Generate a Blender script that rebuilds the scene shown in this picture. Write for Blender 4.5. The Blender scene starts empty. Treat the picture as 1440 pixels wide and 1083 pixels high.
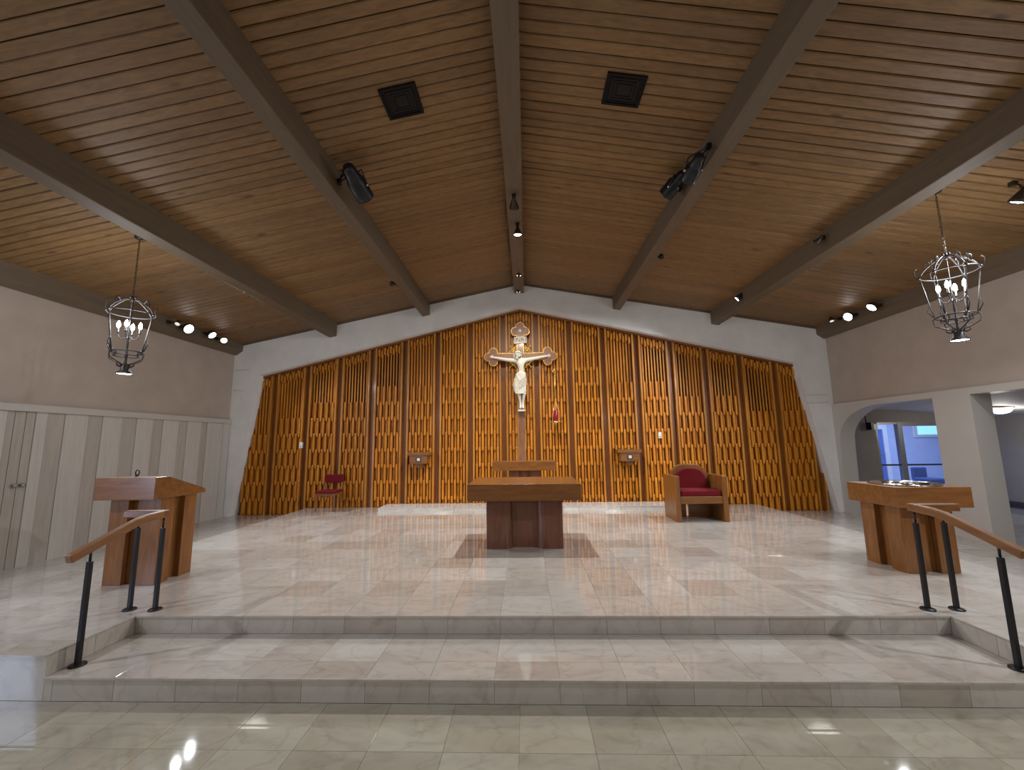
import bpy, math, random
from mathutils import Vector, Matrix
random.seed(7)
S = bpy.context.scene
COL = S.collection
PI = math.pi

# ---------------------------------------------------------------- camera
F_PX, YAW, PITCH, ROLL, H = 580.0, math.radians(-1.894), math.radians(7.879), math.radians(-.787), 1.5
FW = Vector((math.sin(YAW)*math.cos(PITCH), math.cos(YAW)*math.cos(PITCH), math.sin(PITCH)))
_r0 = Vector((math.cos(YAW), -math.sin(YAW), 0)); _u0 = _r0.cross(FW)
RI = _r0*math.cos(ROLL) + _u0*math.sin(ROLL)
UP = -_r0*math.sin(ROLL) + _u0*math.cos(ROLL)
CAM = Vector((0, 0, H))
cd = bpy.data.cameras.new('camera'); cam = bpy.data.objects.new('camera', cd); COL.objects.link(cam)
cd.sensor_fit = 'HORIZONTAL'; cd.sensor_width = 36.0; cd.lens = 36.0*F_PX/1440.0; cd.clip_start = .05; cd.clip_end = 200
M = Matrix((RI, UP, -FW)).transposed().to_4x4(); M.translation = CAM; cam.matrix_world = M
S.camera = cam
def ray(px, py): return RI*((px-720)/F_PX) - UP*((py-541.5)/F_PX) + FW
def onX(px, py, X): d = ray(px, py); return CAM + d*(X/d.x)
def onY(px, py, Y): d = ray(px, py); return CAM + d*(Y/d.y)
def onZ(px, py, z): d = ray(px, py); return CAM + d*((z-H)/d.z)

# ---------------------------------------------------------------- world, exposure, general lights
S.view_settings.view_transform = 'Standard'; S.view_settings.look = 'None'
S.view_settings.exposure = 0.22; S.view_settings.gamma = 1.0; S.view_settings.use_curve_mapping = False
W = bpy.data.worlds.new('world'); S.world = W; W.use_nodes = True
W.node_tree.nodes['Background'].inputs[0].default_value = (.35, .5, .8, 1); W.node_tree.nodes['Background'].inputs[1].default_value = .6

def light(name, kind, loc, energy, col=(1, 1, 1), size=.1, target=None, spot=None, blend=.5, parent=None, size_y=None):
    d = bpy.data.lights.new(name, kind); d.energy = energy; d.color = col
    if kind == 'AREA':
        d.size = size
        if size_y: d.shape = 'RECTANGLE'; d.size_y = size_y
    else: d.shadow_soft_size = size
    if kind == 'SPOT': d.spot_size = math.radians(spot or 90); d.spot_blend = blend
    o = bpy.data.objects.new(name, d); COL.objects.link(o); o.location = loc
    if target is not None: o.rotation_euler = (Vector(target)-Vector(loc)).to_track_quat('-Z', 'Y').to_euler()
    return o
COOL = (.93, .96, 1.0); WARM = (1.0, .88, .72); NEUT = (1.0, .96, .90)
# unseen fill lamps added behind the camera to brighten the nave side
for x in (-4.9, 4.9):
    for y, e in ((-1.5, 70), (-5.5, 150)):
        light('nave_fill_light', 'POINT', (x, y, 2.9), e, NEUT, .25)
light('nave_window_light', 'AREA', (-6.9, 1.0, 1.3), 50, (.55, .68, 1.0), 1.2, (-3, 2.6, -.2), size_y=2.2)

# ---------------------------------------------------------------- materials
def mat(name, base, rough=.5, metal=0, spec=.5, emit=None, es=0, coat=0):
    m = bpy.data.materials.new(name); m.use_nodes = True
    b = m.node_tree.nodes['Principled BSDF']
    b.inputs['Base Color'].default_value = (*base, 1); b.inputs['Roughness'].default_value = rough
    b.inputs['Metallic'].default_value = metal; b.inputs['Specular IOR Level'].default_value = spec
    b.inputs['Coat Weight'].default_value = coat; b.inputs['Coat Roughness'].default_value = .12
    if emit: b.inputs['Emission Color'].default_value = (*emit, 1); b.inputs['Emission Strength'].default_value = es
    return m
def nodes(m): return m.node_tree.nodes, m.node_tree.links, m.node_tree.nodes['Principled BSDF']
def ramp(N, stops):
    r = N.new('ShaderNodeValToRGB'); e = r.color_ramp.elements
    while len(e) < len(stops): e.new(.5)
    for el, (p, c) in zip(e, stops): el.position = p; el.color = (*c, 1)
    return r
def coords(N, L, scale, jitter=True):
    tc = N.new('ShaderNodeTexCoord'); mp = N.new('ShaderNodeMapping'); mp.inputs['Scale'].default_value = scale
    if jitter:
        oi = N.new('ShaderNodeObjectInfo'); mu = N.new('ShaderNodeMath'); mu.operation = 'MULTIPLY'; mu.inputs[1].default_value = 37.0
        cx = N.new('ShaderNodeCombineXYZ'); ad = N.new('ShaderNodeVectorMath'); ad.operation = 'ADD'
        L.new(oi.outputs['Random'], mu.inputs[0])
        for k in range(3): L.new(mu.outputs[0], cx.inputs[k])
        L.new(tc.outputs['Object'], ad.inputs[0]); L.new(cx.outputs[0], ad.inputs[1]); L.new(ad.outputs[0], mp.inputs['Vector'])
    else: L.new(tc.outputs['Object'], mp.inputs['Vector'])
    return mp
def wood(name, c1, c2, c3, scale, rough=.35, coat=0, vary=.25, knots=False, bump=.05):
    m = mat(name, c2, rough, coat=coat); N, L, B = nodes(m)
    mp = coords(N, L, scale)
    n = N.new('ShaderNodeTexNoise'); n.inputs['Scale'].default_value = 3; n.inputs['Detail'].default_value = 6; n.inputs['Roughness'].default_value = .62; n.inputs['Distortion'].default_value = .6
    L.new(mp.outputs[0], n.inputs['Vector'])
    r = ramp(N, [(.28, c1), (.5, c2), (.74, c3)]); L.new(n.outputs['Fac'], r.inputs[0])
    oi = N.new('ShaderNodeObjectInfo'); mr = N.new('ShaderNodeMapRange'); mr.inputs['To Min'].default_value = 1-vary; mr.inputs['To Max'].default_value = 1+vary
    L.new(oi.outputs['Random'], mr.inputs['Value'])
    hs = N.new('ShaderNodeHueSaturation'); L.new(mr.outputs[0], hs.inputs['Value']); L.new(r.outputs[0], hs.inputs['Color'])
    out = hs.outputs[0]
    if knots:
        v = N.new('ShaderNodeTexVoronoi'); v.inputs['Scale'].default_value = 1.0
        mp2 = coords(N, L, (1.1, 3.2, 1.1)); L.new(mp2.outputs[0], v.inputs['Vector'])
        kr = ramp(N, [(.05, (.25, .2, .18)), (.11, (1, 1, 1))]); L.new(v.outputs['Distance'], kr.inputs[0])
        mx = N.new('ShaderNodeMixRGB'); mx.blend_type = 'MULTIPLY'; mx.inputs[0].default_value = .8
        L.new(out, mx.inputs[1]); L.new(kr.outputs[0], mx.inputs[2]); out = mx.outputs[0]
    L.new(out, B.inputs['Base Color'])
    bp = N.new('ShaderNodeBump'); bp.inputs['Strength'].default_value = bump; bp.inputs['Distance'].default_value = .01
    L.new(n.outputs['Fac'], bp.inputs['Height']); L.new(bp.outputs[0], B.inputs['Normal'])
    return m
def plaster(name, c, rough=.75, amt=.06, scale=2.5):
    m = mat(name, c, rough, spec=.25); N, L, B = nodes(m)
    mp = coords(N, L, (1, 1, 1), False)
    n = N.new('ShaderNodeTexNoise'); n.inputs['Scale'].default_value = scale; n.inputs['Detail'].default_value = 5; L.new(mp.outputs[0], n.inputs['Vector'])
    lo = tuple(v*(1-amt) for v in c); hi = tuple(min(1, v*(1+amt)) for v in c)
    r = ramp(N, [(.3, lo), (.7, hi)]); L.new(n.outputs['Fac'], r.inputs[0]); L.new(r.outputs[0], B.inputs['Base Color'])
    n2 = N.new('ShaderNodeTexNoise'); n2.inputs['Scale'].default_value = 90; L.new(mp.outputs[0], n2.inputs['Vector'])
    bp = N.new('ShaderNodeBump'); bp.inputs['Strength'].default_value = .08; bp.inputs['Distance'].default_value = .004; L.new(n2.outputs['Fac'], bp.inputs['Height']); L.new(bp.outputs[0], B.inputs['Normal'])
    return m
def marble(name, a, b, c, rough=.12):
    m = mat(name, b, rough, spec=.6); N, L, B = nodes(m); B.inputs['IOR'].default_value = 1.6; B.inputs['Coat Weight'].default_value = .2; B.inputs['Coat Roughness'].default_value = rough*.7
    oi = N.new('ShaderNodeObjectInfo')
    r0 = ramp(N, [(.0, a), (.35, b), (.7, b), (1., c)]); L.new(oi.outputs['Random'], r0.inputs[0])
    mp = coords(N, L, (1.3, 2.6, 1.3))
    n = N.new('ShaderNodeTexNoise'); n.inputs['Scale'].default_value = 2.2; n.inputs['Detail'].default_value = 8; n.inputs['Roughness'].default_value = .6; n.inputs['Distortion'].default_value = 1.4; L.new(mp.outputs[0], n.inputs['Vector'])
    rv = ramp(N, [(.25, (.74, .72, .70)), (.5, (1, 1, 1)), (.78, (1.1, 1.09, 1.07))]); L.new(n.outputs['Fac'], rv.inputs[0])
    w = N.new('ShaderNodeTexWave'); w.inputs['Scale'].default_value = .7; w.inputs['Distortion'].default_value = 9; w.inputs['Detail'].default_value = 4; w.inputs['Detail Scale'].default_value = 1.6; L.new(mp.outputs[0], w.inputs['Vector'])
    rw = ramp(N, [(.0, (.86, .84, .82)), (.035, (1, 1, 1))]); L.new(w.outputs['Fac'], rw.inputs[0])
    x1 = N.new('ShaderNodeMixRGB'); x1.blend_type = 'MULTIPLY'; x1.inputs[0].default_value = .85; L.new(r0.outputs[0], x1.inputs[1]); L.new(rv.outputs[0], x1.inputs[2])
    x2 = N.new('ShaderNodeMixRGB'); x2.blend_type = 'MULTIPLY'; x2.inputs[0].default_value = .6; L.new(x1.outputs[0], x2.inputs[1]); L.new(rw.outputs[0], x2.inputs[2])
    L.new(x2.outputs[0], B.inputs['Base Color'])
    mr = N.new('ShaderNodeMapRange'); mr.inputs['To Min'].default_value = rough*.8; mr.inputs['To Max'].default_value = rough*1.3; L.new(n.outputs['Fac'], mr.inputs['Value']); L.new(mr.outputs[0], B.inputs['Roughness'])
    return m
def fabric(name, c):
    m = mat(name, c, .9, spec=.2); N, L, B = nodes(m)
    mp = coords(N, L, (1, 1, 1)); n = N.new('ShaderNodeTexNoise'); n.inputs['Scale'].default_value = 160; L.new(mp.outputs[0], n.inputs['Vector'])
    bp = N.new('ShaderNodeBump'); bp.inputs['Strength'].default_value = .3; bp.inputs['Distance'].default_value = .003; L.new(n.outputs['Fac'], bp.inputs['Height']); L.new(bp.outputs[0], B.inputs['Normal'])
    r = ramp(N, [(.3, tuple(v*.8 for v in c)), (.7, tuple(v*1.15 for v in c))]); L.new(n.outputs['Fac'], r.inputs[0]); L.new(r.outputs[0], B.inputs['Base Color'])
    return m
def glass(name, tint, gloss=.12):
    m = bpy.data.materials.new(name); m.use_nodes = True; N = m.node_tree.nodes; L = m.node_tree.links; N.clear()
    o = N.new('ShaderNodeOutputMaterial'); t = N.new('ShaderNodeBsdfTransparent'); g = N.new('ShaderNodeBsdfGlossy'); x = N.new('ShaderNodeMixShader')
    t.inputs[0].default_value = (*tint, 1); g.inputs[1].default_value = .03; x.inputs[0].default_value = gloss
    L.new(t.outputs[0], x.inputs[1]); L.new(g.outputs[0], x.inputs[2]); L.new(x.outputs[0], o.inputs[0]); return m

M_SCREEN = wood('varnished_pine', (.33, .105, .008), (.48, .172, .013), (.60, .255, .03), (6, 6, .8), .42, .0, .15)
M_SCREEN.node_tree.nodes['Principled BSDF'].inputs['Specular IOR Level'].default_value = .3
M_SCRBACK = wood('dark_wood_gap_shade', (.13, .038, .004), (.18, .055, .006), (.23, .075, .010), (5, 5, .7), .4, .05, .05)  # darkened so gaps and pilaster recesses carry shade; also the dark top frame
M_PILAST = wood('pilaster_pine', (.31, .105, .009), (.42, .16, .014), (.51, .22, .028), (6, 6, .8), .38, .08, .08)
M_FURN = wood('oak_furniture', (.125, .043, .009), (.185, .07, .015), (.24, .10, .026), (.9, 7, 7), .32, .25, .05)
M_FURNV = wood('oak_furniture_upright', (.125, .043, .009), (.185, .07, .015), (.24, .10, .026), (7, 7, .9), .32, .25, .05)
M_WALNUT = wood('walnut_upright', (.10, .035, .018), (.15, .055, .03), (.19, .075, .042), (7, 7, .9), .3, .3, .05)
M_CROSS = wood('cross_walnut', (.15, .06, .03), (.21, .09, .05), (.27, .125, .07), (7, 7, 1.2), .4, .1, .03)
M_BOARD = wood('ceiling_pine', (.15, .080, .029), (.21, .116, .044), (.26, .152, .062), (.55, 9, 9), .55, 0, .13, knots=True)
M_BEAM = wood('beam_paint', (.105, .075, .046), (.127, .091, .057), (.147, .106, .068), (6, .5, 6), .6, 0, .02)
M_CEILBACK = mat('ceiling_gap_dark', (.045, .025, .014), .8)
M_WHITE = plaster('white_plaster', (.70, .69, .675))
M_TAUPE = plaster('taupe_plaster', (.40, .335, .285))
M_TRIM = plaster('trim_paint', (.46, .435, .40), .5, .02)
M_PLANKA = wood('plank_offwhite', (.44, .415, .375), (.49, .465, .425), (.54, .51, .47), (8, 8, .6), .6, 0, .04)
M_PLANKB = wood('plank_taupe', (.35, .315, .275), (.39, .355, .31), (.43, .395, .345), (8, 8, .6), .6, 0, .06)
M_TILE = marble('cream_marble', (.48, .46, .43), (.43, .40, .365), (.375, .335, .295), .06)
M_NAVETILE = marble('nave_marble', (.40, .38, .31), (.36, .335, .27), (.31, .285, .225), .03)
M_GROUT = mat('grout', (.40, .37, .33), .8)
M_RED = fabric('red_fabric', (.125, .006, .010))
M_BLACK = mat('black_metal', (.012, .012, .014), .38, .3)
M_IRON = mat('wrought_iron', (.05, .045, .045), .45, .7)
M_FIXT = mat('bronze_fixture', (.05, .038, .028), .4, .6)
M_GOLD = mat('gold_leaf', (.62, .38, .09), .38, .55)
M_BRASS = mat('brass', (.60, .40, .14), .3, .8)
M_IVORY = plaster('ivory_statue', (.60, .56, .47), .5, .05, 12)
M_SIGN = plaster('parchment_sign', (.62, .56, .50), .6, .06, 20)
M_INK = mat('dark_ink', (.10, .06, .05), .7)
M_CHROME = mat('polished_steel', (.72, .74, .76), .08, 1)
M_WATER = mat('water', (.10, .13, .16), .02, 0, .6)
M_PLASTIC = mat('white_plastic', (.75, .73, .68), .4)
M_DARKGREY = mat('dark_grey', (.03, .03, .03), .6)
M_BULB = mat('lit_bulb', (1, 1, 1), .5, emit=(1, .98, .96), es=30)
M_LENS = mat('lit_lens', (1, 1, 1), .5, emit=(.97, .98, 1), es=16)
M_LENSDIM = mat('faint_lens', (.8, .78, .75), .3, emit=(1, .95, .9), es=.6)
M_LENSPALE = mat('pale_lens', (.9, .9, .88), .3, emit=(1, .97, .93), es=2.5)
M_REDGLASS = mat('red_glass', (.22, .004, .012), .1, coat=.5)
M_HALL = plaster('hall_paint', (.26, .235, .21))
M_HALLCEIL = plaster('hall_ceiling_paint', (.46, .44, .42))
M_ALU = mat('aluminium_frame', (.30, .29, .28), .4, .5)
M_BLUEROOM = plaster('outer_room_paint', (.56, .60, .72))
M_SKYPANE = mat('daylight_pane', (.3, .6, .65), .3, emit=(.42, .86, .90), es=1.0)
M_GLASS = glass('window_glass', (.86, .92, 1.0))
M_VENT = mat('vent_black', (.006, .006, .006), .7, spec=.2)
M_VOID = mat('void_shade_black', (.012, .009, .008), .9)  # near-black colour in place of unlit depth

# ---------------------------------------------------------------- mesh helpers
class MB:
    def __init__(s): s.v = []; s.f = []; s.sm = []
    def add(s, v, f, smooth=False):
        n = len(s.v); s.v += [tuple(p) for p in v]; s.f += [tuple(i+n for i in q) for q in f]; s.sm += [smooth]*len(f); return s
    def box(s, x0, x1, y0, y1, z0, z1):
        v = [(x, y, z) for z in (z0, z1) for y in (y0, y1) for x in (x0, x1)]
        return s.add(v, [(0, 2, 3, 1), (4, 5, 7, 6), (0, 1, 5, 4), (2, 6, 7, 3), (0, 4, 6, 2), (1, 3, 7, 5)])
    def prism(s, poly, a, b, axis='z', smooth=False):
        # poly: list of 2D points in the plane normal to axis; extruded from a to b
        def P(p, t): return {'z': (p[0], p[1], t), 'y': (p[0], t, p[1]), 'x': (t, p[0], p[1])}[axis]
        n = len(poly); ar = sum(poly[i][0]*poly[(i+1) % n][1]-poly[(i+1) % n][0]*poly[i][1] for i in range(n))
        q = list(poly) if ar > 0 else list(poly)[::-1]
        v = [P(p, a) for p in q]+[P(p, b) for p in q]
        flip = (axis == 'y') ^ (b < a)
        f = [tuple(range(n))[::-1], tuple(range(n, 2*n))]+[(i, (i+1) % n, n+(i+1) % n, n+i) for i in range(n)]
        if flip: f = [t[::-1] for t in f]
        n0 = len(s.f); s.add(v, f)
        if smooth:
            for i in range(n0+2, len(s.f)): s.sm[i] = True
        return s
    def lathe(s, prof, n=20, org=(0, 0, 0), d=(0, 0, 1), cap=True):
        q = Vector((0, 0, 1)).rotation_difference(Vector(d).normalized()); o = Vector(org); v = []; f = []
        for r, z in prof:
            for i in range(n):
                a = 2*PI*i/n; v.append(o+q @ Vector((r*math.cos(a), r*math.sin(a), z)))
        for j in range(len(prof)-1):
            for i in range(n): f.append((j*n+i, j*n+(i+1) % n, (j+1)*n+(i+1) % n, (j+1)*n+i))
        s.add(v, f, True)
        if cap:
            k = len(s.v)-len(v)
            if prof[0][0] > 1e-4: s.f.append(tuple(k+i for i in range(n))[::-1]); s.sm.append(False)
            if prof[-1][0] > 1e-4: s.f.append(tuple(k+(len(prof)-1)*n+i for i in range(n))); s.sm.append(False)
        return s
    def tube(s, pts, r, n=8, closed=False):
        pts = [Vector(p) for p in pts]; rr = r if isinstance(r, (list, tuple)) else [r]*len(pts); v = []; m = len(pts)
        nrm = None
        for i, p in enumerate(pts):
            a = pts[i-1] if (i > 0 or closed) else p; b = pts[(i+1) % m] if (i < m-1 or closed) else p
            t = (b-a).normalized()
            if nrm is None: nrm = t.orthogonal().normalized()
            nrm = (nrm-t*nrm.dot(t)); nrm = nrm.normalized() if nrm.length > 1e-6 else t.orthogonal().normalized()
            bi = t.cross(nrm)
            v += [p+(nrm*math.cos(2*PI*k/n)+bi*math.sin(2*PI*k/n))*rr[i] for k in range(n)]
        f = []
        for i in range(m if closed else m-1):
            j = (i+1) % m
            f += [(i*n+k, i*n+(k+1) % n, j*n+(k+1) % n, j*n+k) for k in range(n)]
        k0 = len(s.v); s.add(v, f, True)
        if not closed:
            s.f.append(tuple(k0+k for k in range(n))[::-1]); s.sm.append(False); s.f.append(tuple(k0+(m-1)*n+k for k in range(n))); s.sm.append(False)
        return s
    def sweep(s, pts, w, h):
        pts = [Vector(p) for p in pts]; v = []; m = len(pts)
        for i, p in enumerate(pts):
            t = (pts[min(i+1, m-1)]-pts[max(i-1, 0)]).normalized(); sd = t.cross(Vector((0, 0, 1))).normalized(); u = sd.cross(t)
            v += [p-sd*w/2-u*h/2, p+sd*w/2-u*h/2, p+sd*w/2+u*h/2, p-sd*w/2+u*h/2]
        f = [(3, 2, 1, 0), tuple(4*(m-1)+k for k in range(4))]
        for i in range(m-1): f += [(4*i+k, 4*i+(k+1) % 4, 4*i+4+(k+1) % 4, 4*i+4+k) for k in range(4)]
        return s.add(v, f)
    def ball(s, c, r, n=12, sc=(1, 1, 1)):
        m = n//2; v = []; f = []
        for j in range(1, m):
            for i in range(n):
                a = 2*PI*i/n; b = PI*j/m; v.append((c[0]+r*sc[0]*math.sin(b)*math.cos(a), c[1]+r*sc[1]*math.sin(b)*math.sin(a), c[2]+r*sc[2]*math.cos(b)))
        v += [(c[0], c[1], c[2]+r*sc[2]), (c[0], c[1], c[2]-r*sc[2])]; T = len(v)-2
        for j in range(m-2):
            for i in range(n): f.append((j*n+i, (j+1)*n+i, (j+1)*n+(i+1) % n, j*n+(i+1) % n))
        for i in range(n): f.append((T, i, (i+1) % n)); f.append((T+1, (m-2)*n+(i+1) % n, (m-2)*n+i))
        return s.add(v, f, True)
    def mesh(s, name, m, off=(0, 0, 0)):
        me = bpy.data.meshes.new(name); o = Vector(off)
        me.from_pydata([tuple(Vector(p)-o) for p in s.v], [], s.f)
        me.polygons.foreach_set('use_smooth', s.sm); me.materials.append(m); me.update(); return me
    def build(s, name, m, parent=None, bevel=0, seg=2):
        root = parent
        while root is not None and root.parent: root = root.parent
        if root is not None: off = root.location
        else:
            xs, ys, zs = zip(*s.v); off = ((min(xs)+max(xs))/2, (min(ys)+max(ys))/2, min(zs))
        o = bpy.data.objects.new(name, s.mesh(name, m, off)); COL.objects.link(o)
        if parent is None: o.location = off
        else: o.parent = parent
        if bevel:
            b = o.modifiers.new('bevel', 'BEVEL'); b.width = bevel; b.segments = seg; b.limit_method = 'ANGLE'
        return o
def link(name, me, loc, parent):
    o = bpy.data.objects.new(name, me); COL.objects.link(o); o.parent = parent; o.location = loc; return o
def tag(o, label, cat, group=None):
    o['label'] = label; o['category'] = cat
    if group: o['group'] = group
    return o
def thing(name, label, cat, loc, group=None):
    o = bpy.data.objects.new(name, None); COL.objects.link(o); o.location = loc; o.empty_display_size = .1
    return tag(o, label, cat, group)
def struct(o, label, cat):
    o['kind'] = 'structure'; return tag(o, label, cat)
def base(name, mb, m, label, cat):
    """piece of the setting whose mesh origin stays at the world origin (so its pieces can use world positions)"""
    o = bpy.data.objects.new(name, mb.mesh(name, m)); COL.objects.link(o); return struct(o, label, cat)

# ---------------------------------------------------------------- room constants
XL, XR = -7.22, 7.15            # side walls
YW = 9.82                       # face of the white wall
ST = .152                       # step height
XC, ZR, SL, SR = -.12, 5.42, .202, .1825
def ceil_z(x): return ZR-(SL*(XC-x) if x < XC else SR*(x-XC))
def onC(px, py, drop=0):
    d = ray(px, py); k = SR if px > 732 else -SL
    t = (ZR-drop+k*XC-H)/(d.z+k*d.x); return CAM+d*t
Z1, Z2 = -ST, -.312
PX, SX, YF, YS = 5.3, 3.54, 3.15, 3.84     # sanctuary half width, step recess half width, front edges
TS = .46

# ---------------------------------------------------------------- floors
def tile_mesh(sx, sy, sz, m, name='tile', ch=.0012, axis='z'):
    """thin tile centred on the origin with a chamfered visible edge"""
    g = .0008; b = MB(); hx, hy, hz = sx/2-g, sy/2-g, sz
    v = [(-hx, -hy, -hz), (hx, -hy, -hz), (hx, hy, -hz), (-hx, hy, -hz), (-hx, -hy, -ch), (hx, -hy, -ch), (hx, hy, -ch), (-hx, hy, -ch),
         (-hx+ch, -hy+ch, 0), (hx-ch, -hy+ch, 0), (hx-ch, hy-ch, 0), (-hx+ch, hy-ch, 0)]
    f = [(0, 1, 5, 4), (1, 2, 6, 5), (2, 3, 7, 6), (3, 0, 4, 7), (4, 5, 9, 8), (5, 6, 10, 9), (6, 7, 11, 10), (7, 4, 8, 11), (8, 9, 10, 11)]
    if axis == 'y': v = [(x, z, y) for x, y, z in v]; v = [(x, -y, z) for x, y, z in v]     # faces -Y
    if axis == 'x': v = [(z, x, y) for x, y, z in v]                                       # faces +X
    b.add(v, f); return b.mesh(name, m)
_tm = {}
def tile(parent, x0, x1, y0, y1, z, m=None):
    m = m or M_TILE; k = (round(x1-x0, 3), round(y1-y0, 3), m.name)
    if k not in _tm: _tm[k] = tile_mesh(x1-x0, y1-y0, .012, m)
    return link('tile', _tm[k], ((x0+x1)/2, (y0+y1)/2, z), parent)
def spans(a, b, off, p):
    k = math.floor((a-off)/p); out = []; x = off+k*p
    while x < b-1e-6:
        lo, hi = max(a, x), min(b, x+p)
        if hi-lo > .02: out.append((lo, hi))
        elif out and hi-lo > 1e-6: out[-1] = (out[-1][0], hi)
        x += p
    return out
JX = .203                        # a joint read off the risers
fs = base('floor_sanctuary', MB().box(-PX, PX, YS+.012, 10.12, Z1-.02, -.012).box(-PX, -SX-.012, YF+.012, YS+.02, Z2, -.012).box(SX+.012, PX, YF+.012, YS+.02, Z2, -.012).box(-SX-.02, SX+.02, YS+.02, YS+.3, Z2, -.012),
          M_GROUT, 'raised sanctuary floor of cream marble tiles', 'floor')
rest = MB(); cnt = 0
cells = []
for (y0, y1) in spans(YS, 10.1, YS, TS):
    for (x0, x1) in spans(-PX, PX, JX, TS): cells.append((x0, x1, y0, y1))
for sg in (-1, 1):
    a, b = (-PX, -SX) if sg < 0 else (SX, PX)
    for (x0, x1) in spans(a, b, JX, TS):
        for (y0, y1) in spans(YF, YS, YS-TS, TS): cells.append((x0, x1, y0, y1))
cells.sort(key=lambda c: c[2])
for c in cells:
    if cnt < 300: tile(fs, *c, 0); cnt += 1
    else:
        x0, x1, y0, y1 = c; rest.box(x0+.0015, x1-.0015, y0+.0015, y1-.0015, -.012, 0)
if rest.v: o = rest.build('tile', M_TILE, fs); o['kind'] = 'stuff'
# lower tread
fl = base('floor_step', MB().box(-SX, SX, YF+.012, YS+.02, Z2, Z1-.012), M_GROUT, 'long lower marble step recessed into the platform front', 'step')
for (x0, x1) in spans(-SX, SX, JX, TS):
    for (y0, y1) in ((YF, YF+.235), (YF+.235, YS)): tile(fl, x0, x1, y0, y1, Z1)
_rm = {}
def riser(parent, x0, x1, y, z0, z1):
    k = (round(x1-x0, 3), round(z1-z0, 3))
    if k not in _rm: _rm[k] = tile_mesh(x1-x0, z1-z0, .012, M_TILE, 'riser_tile', axis='y')
    return link('riser_tile', _rm[k], ((x0+x1)/2, y, (z0+z1)/2), parent)
for (x0, x1) in spans(-SX, SX, JX, TS):
    riser(fs, x0, x1, YS, Z1, -.014); riser(fl, x0, x1, YF, Z2, Z1-.014)
for a, b in ((-PX, -SX), (SX, PX)):
    for (x0, x1) in spans(a, b, JX, TS): riser(fs, x0, x1, YF, Z2, -.014)
# thin nosing strips along the step edges
fs_n = MB().box(-SX, SX, YS-.012, YS+.01, -.0135, .0008); fs_n.build('nosing', M_TILE, fs)
for a, b in ((-PX, -SX), (SX, PX)): MB().box(a, b, YF-.012, YF+.01, -.0135, .0008).build('nosing', M_TILE, fs)
MB().box(-SX, SX, YF-.012, YF+.01, Z1-.0135, Z1+.0008).build('nosing', M_TILE, fl)
sm = tile_mesh(.345, ST-.014, .012, M_TILE, 'riser_tile', axis='x')
sm2 = tile_mesh(.345, ST-.014, .012, M_TILE, 'riser_tile', axis='x')
for i in range(2):
    yy = YF+.172+.345*i
    link('riser_tile', sm, (-SX, yy, (Z1-.014)/2), fs)
    o = link('riser_tile', sm, (SX, yy, (Z1-.014)/2), fs); o.rotation_euler = (0, 0, PI)
# side aisles, one step lower
for nm, a, b, lab in (('floor_left', XL, -PX, 'lower marble aisle floor along the planked wall'), ('floor_right', PX, 11.2, 'lower marble aisle floor leading to the arch')):
    g = base(nm, MB().box(a-.1, b+.1, YF, 10.12 if a < 0 else 10.6, Z1-.06, Z1-.012).box(a, b, YF, YF+.02, Z2, Z1-.012), M_GROUT, lab, 'floor')
    for (x0, x1) in spans(a, b if b < 6 else 7.6, JX, TS):
        for (y0, y1) in spans(YF, 10.0, YS, TS): tile(g, x0, x1, y0, y1, Z1)
    if b > 6: MB().box(7.6, 11.2, YF, 10.6, Z1-.012, Z1).build('hall_slab', M_TILE, g)
    for (x0, x1) in spans(a, min(b, 8), JX, TS): riser(g, x0, x1, YF, Z2, Z1-.002)
# nave
fn = base('floor_nave', MB().box(-9, 12, -9.1, YF+.1, Z2-.1, Z2-.012), M_GROUT, 'polished beige marble nave floor in front of the steps', 'floor')
for (x0, x1) in spans(-5.4, 5.4, -.53, .4525):
    for (y0, y1) in spans(1.3, YF, YF-.4525*4, .4525): tile(fn, x0, x1, y0, y1, Z2, M_NAVETILE)
nr = MB().box(-9, 12, -9.1, 1.3, Z2-.012, Z2).box(-9, -5.4, 1.3, YF, Z2-.012, Z2).box(5.4, 12, 1.3, YF, Z2-.012, Z2)
nr.build('tile', M_NAVETILE, fn)['kind'] = 'stuff'
M_LEDGE = marble('white_marble', (.66, .65, .62), (.62, .60, .57), (.57, .55, .52), .12)
# low marble predella along the wooden screen
pl = base('floor_predella', MB().box(-3.32, 3.42, 9.42, 10.1, 0, .066), M_GROUT, 'low white marble ledge in front of the wooden screen', 'step')
for (x0, x1) in spans(-3.34, 3.44, JX, .92):
    MB().box(x0+.002, x1-.002, 9.40, 9.418, 0, .07).build('riser_tile', M_LEDGE, pl)
    MB().box(x0+.002, x1-.002, 9.395, 10.1, .066, .08).build('tile', M_LEDGE, pl)

# ---------------------------------------------------------------- white surround wall
def zt(x): return 4.79-(.2455*(XC-x) if x < XC else .2345*(x-XC))    # upper edge of the opening
oL, oR = -6.55, 6.42
bL, bR = -7.06, 7.02
out = [(XL-.2, Z1-.1), (XL-.2, ceil_z(XL-.2)+.1), (XC, ZR+.1), (XR+.2, ceil_z(XR+.2)+.1), (XR+.2, Z1-.1), (bR, Z1-.1), (oR, zt(oR)), (XC, zt(XC)), (oL, zt(oL)), (bL, Z1-.1)]
wb = base('wall_back', MB().prism(out, YW, YW+.36, 'y'), M_WHITE, 'white plaster wall framing the wooden screen', 'wall')
for (pa, pb) in (((330, 521), (352, 520)), ((328, 549), (346, 550)), ((1131, 556), (1163, 555)), ((1135, 567), (1166, 566))):
    a, b = onY(*pa, YW), onY(*pb, YW); MB().tube([(a.x, YW-.002, a.z), (b.x, YW-.002, b.z)], .006, 6).build('seam', M_TRIM, wb)
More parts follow.
